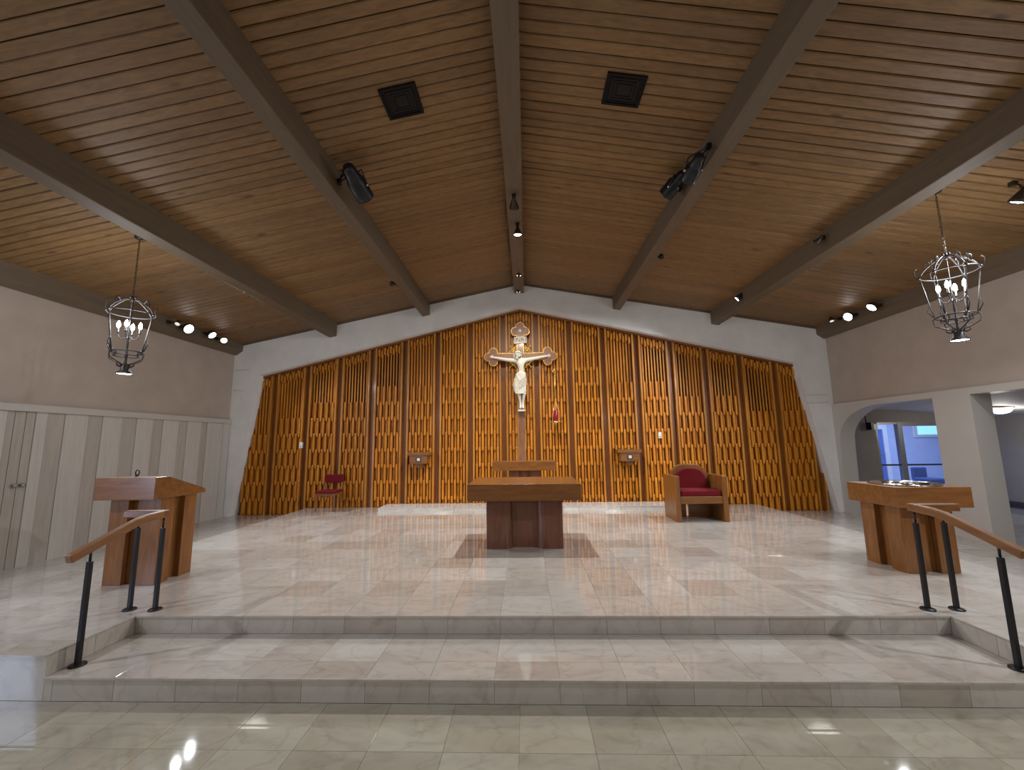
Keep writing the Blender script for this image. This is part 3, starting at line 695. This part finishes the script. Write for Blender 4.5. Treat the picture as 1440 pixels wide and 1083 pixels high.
# ivory figure: one skinned surface
def skin(name, V, E, R, m, parent, sub=2):
    me = bpy.data.meshes.new(name); me.from_pydata([tuple(Vector(v)-parent.location) for v in V], E, []); me.materials.append(m)
    o = bpy.data.objects.new(name, me); COL.objects.link(o); o.parent = parent
    md = o.modifiers.new('skin', 'SKIN'); md.use_smooth_shade = True; md.branch_smoothing = .4
    for i, r in enumerate(R):
        s = me.skin_vertices[0].data[i]; s.radius = r if isinstance(r, tuple) else (r, r); s.use_root = (i == 0)
    sb = o.modifiers.new('sub', 'SUBSURF'); sb.levels = sub; sb.render_levels = sub
    return o
fy_ = CY-.10
def fp(px, py, dy=0): p = onY(px, py, fy_); return (p.x, fy_+dy, p.z)
V = []; E = []; R = []
def jt(p, r, frm=None):
    V.append(p); R.append(r); i = len(V)-1
    if frm is not None: E.append((frm, i))
    return i
pel = jt(fp(732.2, 533), (.105, .085)); wai = jt(fp(733.4, 524.5), (.092, .07), pel); che = jt(fp(732.8, 514.5, -.005), (.125, .085), wai); nck0 = jt(fp(731.6, 508.2, -.01), (.10, .062), che)
nk = jt(fp(730.6, 504.4, -.02), .046, nck0)
hd = jt(fp(729.2, 501.2, -.05), (.066, .07), nk); ht = jt(fp(728, 497.8, -.055), (.058, .064), hd)
for side, pts in ((-1, ((725.2, 507, .062), (716, 506.3, .05), (708.5, 505.2, .043), (700.5, 503.6, .036), (694.6, 502.6, .026))), (1, ((738.4, 506.4, .062), (746.5, 505, .05), (754.0, 503.4, .043), (761.5, 501.9, .036), (767.6, 500.7, .026)))):
    pr = nck0
    for px, py, r in pts: pr = jt(fp(px, py, .02), r, pr)
    # hand: palm and five fingers
    d = -1 if side < 0 else 1
    pm = jt(fp(pts[-1][0]+d*2.6, pts[-1][1]-.5, .03), (.034, .018), pr)
    for k, (a1, ln) in enumerate(((-.9, 2.0), (-.35, 2.9), (-.05, 3.2), (.25, 3.0), (.55, 2.5))):
        m1 = jt(fp(pts[-1][0]+d*(2.9+ln*.5*math.cos(a1)), pts[-1][1]-.6+ln*.75*math.sin(a1), .015), .0105, pm)
        jt(fp(pts[-1][0]+d*(2.9+ln*.85*math.cos(a1)), pts[-1][1]-.6+ln*1.0*math.sin(a1), -.012), .009, m1)
for pts in (((728.6, 540, .08, 0), (729.6, 550, .056, -.06), (730.4, 556.5, .042, -.035), (731.6, 564.5, .03, 0), (732.2, 570.5, .03, -.01), (731.8, 575.0, .028, -.06)), ((736.0, 540, .08, 0), (737.0, 550, .056, -.06), (736.8, 556.5, .042, -.035), (735.6, 564.5, .03, 0), (735.4, 570.5, .03, -.01), (735.8, 575.0, .028, -.06))):
    pr = pel
    for px, py, r, dy in pts: pr = jt(fp(px, py, dy), r, pr)
fig = skin('figure', V, E, R, M_IVORY, cr)
# face, hair and beard
hc = Vector(fp(728.6, 499.8, -.055)); m = MB()
m.ball((hc.x-.006, hc.y+.012, hc.z+.022), .084, 14, (1, 1, 1.05))
for k in range(9):
    an = PI*(.06+.88*k/8); bx = hc.x-.01+.08*math.cos(an); by = hc.y+.01+.055*math.sin(an)
    m.tube([(bx, by, hc.z+.05), (bx*1.0+.006*math.cos(an), by+.01, hc.z-.04), (bx+.01, by+.012, hc.z-.115)], [.026, .024, .012], 7)
m.build('hair', M_IVORY, cr)
fc = MB(); fwd = Vector((-.25, -.94, -.22)).normalized(); sdv = Vector((.93, -.25, 0)).normalized(); upv = sdv.cross(fwd)*1
upv = Vector((.18, -.2, .96)).normalized(); f0 = hc+fwd*.062
fc.ball(tuple(f0+upv*(-.012)+fwd*.012), .012, 8, (1, 1, 1.9))
for s_ in (-1, 1): fc.ball(tuple(f0+sdv*(.026*s_)+upv*.012), .010, 8, (1.4, .8, .6))
fc.ball(tuple(f0-upv*.042), .012, 8, (1.5, .7, .5)); fc.ball(tuple(f0-upv*.066-fwd*.006), .034, 10, (1, .8, 1.1))
fc.build('face', M_IVORY, cr)
cw = MB(); cw.tube([(hc.x-.004+.087*math.cos(2*PI*k/16), hc.y+.01+.085*math.sin(2*PI*k/16), hc.z+.05+.012*math.sin(6*PI*k/16)) for k in range(16)], .014, 6, True); cw.build('crown', M_IVORY, cr)
# loincloth with folds
prof = [(523.5, 733.0, 5.6), (528, 732.4, 6.9), (534, 731.5, 8.2), (541, 730.9, 8.8), (548, 731.2, 8.5), (553.0, 731.7, 7.9)]
v = []; f = []; n = 40
for j, (py, px, wpx) in enumerate(prof):
    c0 = Vector(fp(px, py)); w = wpx*.0172; dpt = .135
    for k in range(n):
        an = 2*PI*k/n; fold = 1+.085*math.sin(9*an+j*1.1)+.04*math.sin(17*an-j)
        dz = (.035*math.sin(an-.6) if j == len(prof)-1 else 0)
        v.append((c0.x+w*fold*math.cos(an), c0.y-.012+dpt*fold*math.sin(an)*.95, c0.z+dz+.012*math.sin(3*an+j)))
for j in range(len(prof)-1):
    for k in range(n): f.append((j*n+k, (j+1)*n+k, (j+1)*n+(k+1) % n, j*n+(k+1) % n))
f.append(tuple(range(n)))
lc = MB().add(v, f, True); 
for q in range(4):
    z0 = Vector(fp(726+q*1.2, 527+q*1.2)); z1 = Vector(fp(731, 537+q*3.2)); z2 = Vector(fp(738.5-q*.3, 531+q*4))
    lc.tube([(z0.x, fy_-.125, z0.z), (z1.x, fy_-.148, z1.z), (z2.x, fy_-.12, z2.z)], [.012, .02, .01], 6)
lc.build('loincloth', M_IVORY, cr)
fr0 = Vector(fp(733.6, 577)); MB().box(fr0.x-.085, fr0.x+.085, fy_-.10, CY, fr0.z-.03, fr0.z+.01).build('foot_rest', M_IVORY, cr, .006)

# ---------------------------------------------------------------- hanging sanctuary lamp
lx, ly = .68, 9.62
lp = thing('sanctuary_lamp', 'hanging gilt sanctuary lamp with a red glass', 'lamp', (lx, ly, 1.93))
zb = onY(779, 522, ly).z
b = MB().tube([(lx, YB-.145, zb+.05), (lx, ly+.02, zb+.07), (lx, ly, zb)], .012, 8); b.ball((lx, YB-.145, zb+.05), .04, 10, (1, .5, 1)); b.ball((lx, ly, zb-.02), .028); b.ball((lx, ly, zb-.12), .022)
b.build('bracket', M_BRASS, lp)
zc = onY(781, 562, ly).z; MB().tube([(lx, ly, zb), (lx, ly, zc)], .009, 8).build('rod', M_BRASS, lp)
zg0, zg1 = onY(782, 594, ly).z, onY(782, 577, ly).z
for k in range(3):
    an = PI/2+2*PI*k/3+.5; e = (lx+.15*math.cos(an), ly+.15*math.sin(an), zg0+.02)
    MB().tube([(lx, ly, zc), ((lx+e[0])/2+.01*math.cos(an), (ly+e[1])/2, (zc+e[2])/2), e], .007, 6).build('arm', M_BRASS, lp)
MB().tube([(lx+.15*math.cos(2*PI*k/24), ly+.15*math.sin(2*PI*k/24), zg0+.015) for k in range(24)], .006, 6, True).build('ring', M_BRASS, lp)
MB().lathe([(.055, zg0+.02), (.066, zg0+.08), (.066, zg1-.02), (.06, zg1)], 18, (lx, ly, 0)).build('red_glass', M_REDGLASS, lp)
MB().lathe([(.01, zg0-.06), (.03, zg0-.03), (.07, zg0+.02)], 14, (lx, ly, 0)).build('cup', M_BRASS, lp)

# ---------------------------------------------------------------- air vents
def vent(corners, label):
    P = [onC(*c) for c in corners]; x0 = (P[0].x+P[3].x)/2; x1 = (P[1].x+P[2].x)/2; y0 = (P[0].y+P[1].y)/2; y1 = (P[2].y+P[3].y)/2
    t = thing('air_vent', label, 'vent', ((x0+x1)/2, (y0+y1)/2, ceil_z((x0+x1)/2)-.03), 'ceiling air vents')
    def sb(xa, xb, ya, yb, d0, d1):
        v = [(x, y, ceil_z(x)-d) for d in (d1, d0) for y in (ya, yb) for x in (xa, xb)]
        return MB().add(v, [(0, 2, 3, 1), (4, 5, 7, 6), (0, 1, 5, 4), (2, 6, 7, 3), (0, 4, 6, 2), (1, 3, 7, 5)])
    sb(x0, x1, y0, y1, -.002, .006).build('duct_face', M_VOID, t)
    w = .03
    for q in ((x0, x1, y0, y0+w), (x0, x1, y1-w, y1), (x0, x0+w, y0+w, y1-w), (x1-w, x1, y0+w, y1-w)): sb(*q, .0, .022).build('frame', M_VENT, t)
    for k in range(3):
        g = w+.02+.035*k; z = .012
        for q in ((x0+g, x1-g, y0+g, y0+g+.008), (x0+g, x1-g, y1-g-.008, y1-g), (x0+g, x0+g+.008, y0+g, y1-g), (x1-g-.008, x1-g, y0+g, y1-g)): sb(*q, .004, z).build('louvre', M_VENT, t)
vent([(360+p/4, q/4) for p, q in ((688, 503), (893, 455), (945, 628), (752, 670))], 'square black air vent in the ceiling left of the ridge beam')
vent([(720+p/4, q/4) for p, q in ((540, 400), (762, 425), (710, 600), (502, 577))], 'square black air vent in the ceiling right of the ridge beam')

# ---------------------------------------------------------------- wrought-iron lanterns
def lantern(loc, hub, sc, label):
    """loc: canopy on the ceiling, hub: height of the top hub"""
    x, y, zc_ = loc
    t = thing('iron_lantern', label, 'chandelier', (x, y, hub-1.0), 'hanging iron lanterns'); t.scale = (.72, .72, 1)
    sl = SL if x < XC else -SR; nv = Vector((sl, 0, -1)).normalized()
    MB().lathe([(.0, .045), (.03, .04), (.075, .022), (.085, .0)], 20, (x, y, zc_), nv).build('canopy', M_FIXT, t)
    ch = MB(); z = zc_-.04; k = 0
    ch.tube([(x, y, zc_), (x, y, zc_-.10)], .008, 6); z = zc_-.10
    while z > hub+.02:
        a = 0 if k % 2 else PI/2; h = .05
        ch.tube([(x+.013*math.cos(a)*math.cos(2*PI*j/10), y+.013*math.sin(a)*math.cos(2*PI*j/10), z-h/2+.008-h/2*1.1*math.sin(2*PI*j/10)) for j in range(10)], .0042, 5, True)
        z -= .042; k += 1
    ch.build('chain', M_FIXT, t)
    R1, R2 = .345, .235; zr = hub-.21; zl = hub-.74; zbm = hub-.93; N = 6
    hb = MB(); hb.lathe([(.0, -.05), (.03, -.04), (.035, 0), (.02, .025), (.012, .04), (0, .05)], 14, (x, y, hub))
    for k in range(4): a = PI/2*k; hb.ball((x+.05*math.cos(a), y+.05*math.sin(a), hub+.012), .02, 8)
    hb.build('hub', M_IRON, t)
    def circ(r, z_, rad, nm): MB().tube([(x+r*math.cos(2*PI*k/36), y+r*math.sin(2*PI*k/36), z_) for k in range(36)], rad, 6, True).build(nm, M_IRON, t)
    circ(R1, zr, .008, 'upper_ring'); circ(R2, zl, .008, 'lower_ring'); circ(R2*.8, zl-.05, .006, 'lower_ring')
    for k in range(N):
        a = 2*PI*k/N+.3; ca, sa = math.cos(a), math.sin(a)
        def pp(r, z_): return (x+r*ca, y+r*sa, z_)
        rib = MB().tube([pp(.02, hub-.01), pp(.10, hub-.015), pp(.20, hub-.07), pp(.28, hub-.12), pp(.325, zr+.04), pp(R1, zr)], .009, 6)
        rib.tube([pp(.19, hub-.06), pp(.225, hub-.02), pp(.27, hub-.05), pp(.27, hub-.10), pp(.24, hub-.10)], [.009, .011, .01, .008, .006], 6)
        rib.tube([pp(R1, zr), pp(R1+.05, zr+.03), pp(R1+.06, zr+.10), pp(R1+.02, zr+.13)], [.009, .008, .007, .005], 6)
        rib.ball(pp(R1+.012, zr), .022, 8)
        rib.build('upper_rib', M_IRON, t)
        st_ = MB().tube([pp(R1, zr), pp(R2+.04, zl+.16), pp(R2, zl)], .008, 6)
        st_.tube([pp(R2+.04, zl+.20), pp(R2+.075, zl+.10), pp(R2+.02, zl+.02)], [.004, .008, .009], 6)
        st_.build('stay', M_IRON, t)
        sc_ = MB().tube([pp(R2-.05, zl-.045), pp(R2-.07, zl-.01), pp(R2-.02, zl+.02), pp(R2+.035, zl-.02), pp(R2+.02, zl-.09), pp(.15, zl-.135), pp(.07, zl-.16), pp(.05, zbm+.02)], .0085, 6)
        sc_.tube([pp(.045, zbm+.02), pp(.09, zbm-.005), pp(.135, zbm+.015), pp(.13, zbm+.05), pp(.105, zbm+.045)], [.009, .009, .008, .007, .006], 6)
        sc_.build('scroll', M_IRON, t)
    col = MB().lathe([(.012, hub-.95), (.03, hub-.93), (.018, hub-.85), (.026, hub-.78), (.012, hub-.72), (.02, hub-.66), (.012, hub-.55), (.022, hub-.50), (.008, hub-.46), (.006, hub-.02)], 12, (x, y, 0)); col.build('stem', M_IRON, t)
    for k in range(4):
        a = PI/2*k+.5; ca, sa = math.cos(a), math.sin(a); r = .155
        am = MB().tube([(x+.01*ca, y+.01*sa, hub-.52), (x+.07*ca, y+.07*sa, hub-.57), (x+.13*ca, y+.13*sa, hub-.55), (x+r*ca, y+r*sa, hub-.49)], .006, 6)
        am.lathe([(.006, 0), (.026, .012), (.014, .018), (.014, .07)], 10, (x+r*ca, y+r*sa, hub-.49)); arm = am.build('candle_arm', M_IRON, t)
        MB().lathe([(.010, 0), (.026, .025), (.029, .05), (.018, .08), (.0, .10)], 12, (x+r*ca, y+r*sa, hub-.42)).build('bulb', M_BULB, arm)
    cup = MB().lathe([(.055, hub-.90), (.065, hub-.94), (.06, hub-.98), (.115, hub-1.02), (.12, hub-1.035), (.108, hub-1.03)], 20, (x, y, 0), cap=False); cup.build('downlight_cup', M_IRON, t)
    MB().lathe([(.0, hub-1.030), (.106, hub-1.028)], 20, (x, y, 0)).build('downlight_lens', M_LENS, t)
    light('lantern_bulbs_light', 'POINT', (x, y, hub-.30), LE, COOL, .16)
    light('lantern_downlight', 'SPOT', (x, y, hub-1.06), LD, COOL, .08, (x, y, -1), 100, .6)
LE, LD = 32, 34
pc = onC(197, 333); lantern((pc.x, pc.y, pc.z), 3.49, 1, 'black wrought-iron lantern hanging near the left wall')
pc = onC(1315, 268); lantern((pc.x, pc.y, pc.z), 3.63, 1, 'black wrought-iron lantern hanging near the right wall')

# ---------------------------------------------------------------- spotlights
def spot(label, mount, head, aim, lit=0, r=.06, L=.15, style='bell', group='ceiling spotlights', lens=None, name='spotlight', angle=95, col=COOL, mt=None, nx=0):
    """mount: point on a beam, head: centre of the front lens, aim: target point"""
    mount, head, aim = Vector(mount), Vector(head), Vector(aim); d = (aim-head).normalized()
    t = thing(name, label, 'spotlight', tuple(mount), group); mt = mt or M_FIXT
    bk_ = head-d*L
    MB().box(mount.x-.03, mount.x+.03, mount.y-.03, mount.y+.03, mount.z-.03, mount.z+.03).build('mount', mt, t, .006)
    MB().tube([mount, (mount+bk_)/2+Vector((0, 0, -.01)), bk_+d*L*.35], .011, 8).build('arm', mt, t)
    if style == 'bell': prof = [(.0, 0), (.022, .0), (.028, L*.25), (r*.62, L*.5), (r*.95, L*.85), (r, L), (r*.9, L), (r*.8, L*.9)]
    elif style == 'dome': prof = [(.0, 0), (r*.5, L*.06), (r*.85, L*.3), (r, L*.6), (r, L), (r*.88, L), (r*.84, L*.88)]
    else: prof = [(.0, 0), (r*.45, .0), (r*.62, L*.06), (r*.75, L*.3), (r*.8, L*.34), (r*.8, L*.42), (r, L*.46), (r, L*.96), (r*1.05, L), (r*.9, L), (r*.85, L*.9)]
    MB().lathe(prof, 20, bk_, d, cap=False).build('housing', mt, t)
    MB().lathe([(.0, L*.93), (r*.86, L*.91)], 20, bk_, d).build('lens', lens or (M_LENS if lit else M_LENSDIM), t)
    if style == 'stage':
        q = Vector((0, 0, 1)).rotation_difference(d); s_ = q @ Vector((1, 0, 0)); c_ = bk_+d*L*.6
        MB().tube([c_+s_*r*1.12, c_+s_*r*1.12-d*L*.35+Vector((0, 0, .05)), mount, c_-s_*r*1.12-d*L*.35+Vector((0, 0, .05)), c_-s_*r*1.12], .009, 6).build('yoke', mt, t)
        for k in (-1, 1): MB().ball(tuple(c_+s_*r*1.1*k), .018, 8).build('knob', M_CHROME, t)
    if lit: light('spotlight_beam', 'SPOT', head+d*.03, lit, col, .05, aim, angle, .7)
    return t
EV = 270
# eave spots, left wall
gl = 'eave spotlights on the left'
for (px, py), lit, aim, lab in (((249, 456), 0, (-6, 5, 1), 'unlit eave spotlight nearest the left lantern'), ((266, 463), EV, (-.6, 6.2, .3), 'largest glowing eave spotlight above the left wall'), ((299, 472), EV, (-2.6, 8.3, 0), 'middle glowing eave spotlight above the left wall'), ((315, 479), EV*.7, (-2.2, 5.0, 0), 'smallest glowing eave spotlight in the left corner')):
    h = onX(px, py, XL+.40); spot(lab, (XL+.235, h.y, h.z+.05), h, aim, lit, {266: .105, 299: .09}.get(px, .07) if lit else .05, .12, 'dome', gl)
gr_ = 'eave spotlights on the right'
for (px, py), lit, aim, lab in (((1170, 452), 0, (6.5, 7.6, 1), 'unlit eave spotlight in the right corner'), ((1192, 446), EV, (.4, 6.2, .3), 'glowing eave spotlight nearer the right corner'), ((1225, 433), EV, (2.6, 8.2, 0), 'glowing eave spotlight nearer the right lantern')):
    h = onX(px, py, XR-.40); spot(lab, (XR-.235, h.y, h.z+.05), h, aim, lit, .095 if lit else .05, .12, 'dome', gr_)
h = onX(1036, 421, 4.40); spot('glowing spotlight on the beam beside the right lantern', (4.50, h.y, h.z+.10), h, (.8, 9.4, 1.2), 260, .06, .12, 'dome', 'beam spotlights')
h = onX(1147, 342, 4.38); t = spot('unlit dark bracket spotlight on the beam beside the right lantern', (4.50, h.y, h.z+.08), h, (2.5, 9.5, 2), 0, .05, .13, 'bell', 'beam spotlights', M_DARKGREY)
h = onC(1430, 286, .26); spot('black bell-shaped flood lamp at the right edge', (h.x, h.y, ceil_z(h.x)-.02), h, (4.6, 6.5, 0), 230, .085, .20, 'bell', 'ceiling flood lamps', angle=110)
# the same eave spots further forward, just outside the picture
for sx_, xx_, lab in ((1, XR-.40, 'eave spotlight on the right over the nave edge'), (-1, XL+.40, 'eave spotlight on the left over the nave edge')):
    spot(lab, (xx_+sx_*.165, 1.85, 4.1), (xx_, 1.85, 4.05), (-sx_*-1.6, 5.6, 0), 480 if sx_ > 0 else 330, .075, .12, 'dome', 'nave eave spotlights')
# ridge beam spots
zb_ = ZR-.27
for (px, py), lit, aim, st_, lens, lab in (((723, 293), 250, (-.1, 9.9, 1.6), 'bell', M_LENSDIM, 'dim bell spotlight on the ridge beam nearest the vents'), ((728, 331), 520, (-.06, 6.75, 0), 'bell', None, 'glowing bell spotlight on the ridge beam above the altar'),
                                    ((729.5, 388), 170, (-.1, 8.3, 0), 'dome', None, 'small pale spotlight on the ridge beam short of the wall'), ((729, 411), 0, (-.1, 7.5, 0), 'dome', M_LENSPALE, 'small pale spotlight on the ridge beam end at the wall')):
    h = onZ(px, py, zb_-.22 if st_ == 'bell' else zb_-.05); h.x = max(-.2, min(-.04, h.x))
    spot(lab, (h.x, min(h.y-.0, YW-.06), zb_-.03), h, aim, lit, .075 if st_ == 'bell' else .045, .17 if st_ == 'bell' else .09, st_, 'ridge beam spotlights', lens, angle=78 if px < 725 else 120, col=WARM if px < 725 else NEUT)
cb = MB()
for a_, b_ in (((710, 228), (713, 300)), ((714, 305), (717, 345)), ((718, 375), (722, 400))):
    p, q = onX(*a_, -.27), onX(*b_, -.27); n_ = 6
    cb.tube([(-.265-.02*math.sin(PI*k/n_), p.y+(q.y-p.y)*k/n_, min(p.z, 5.33)+(min(q.z, 5.33)-min(p.z, 5.33))*k/n_-.05*math.sin(PI*k/n_)) for k in range(n_+1)], .006, 6)
tag(cb.build('lamp_cable', M_BLACK), 'thin black cables looping along the left side of the ridge beam', 'cable')
# stage spotlights on the inner beams
h = onC(513, 277, .36); spot('black stage spotlight on the inner left beam', (-2.33, h.y-.12, ceil_z(-2.33)-.16), h, (-1.5, 9.9, 3.2), 0, .115, .46, 'stage', 'black stage spotlights', M_DARKGREY, mt=M_BLACK)
h = onC(937, 273, .26); spot('lower black stage spotlight on the inner right beam', (2.15, h.y+.05, ceil_z(2.15)-.12), h, (.2, 9.0, 3.4), 0, .1, .34, 'stage', 'black stage spotlights', M_DARKGREY, mt=M_BLACK)
h = onC(968, 252, .46); spot('upper black stage spotlight on the inner right beam', (2.15, h.y-.22, ceil_z(2.15)-.18), h, (1.8, 9.9, 3.6), 0, .09, .34, 'stage', 'black stage spotlights', M_DARKGREY, mt=M_BLACK)
h = onX(551, 402, -2.60); spot('tiny dark spotlight tucked behind the inner left beam', (-2.53, h.y, h.z+.05), h, (-3, 9.6, 1), 0, .04, .09, 'dome', 'small beam spotlights', M_DARKGREY, mt=M_BLACK)
h = onX(930, 364, 2.43); spot('tiny dark spotlight tucked behind the inner right beam', (2.36, h.y, h.z+.05), h, (3, 9.6, 1), 0, .04, .09, 'dome', 'small beam spotlights', M_DARKGREY, mt=M_BLACK)
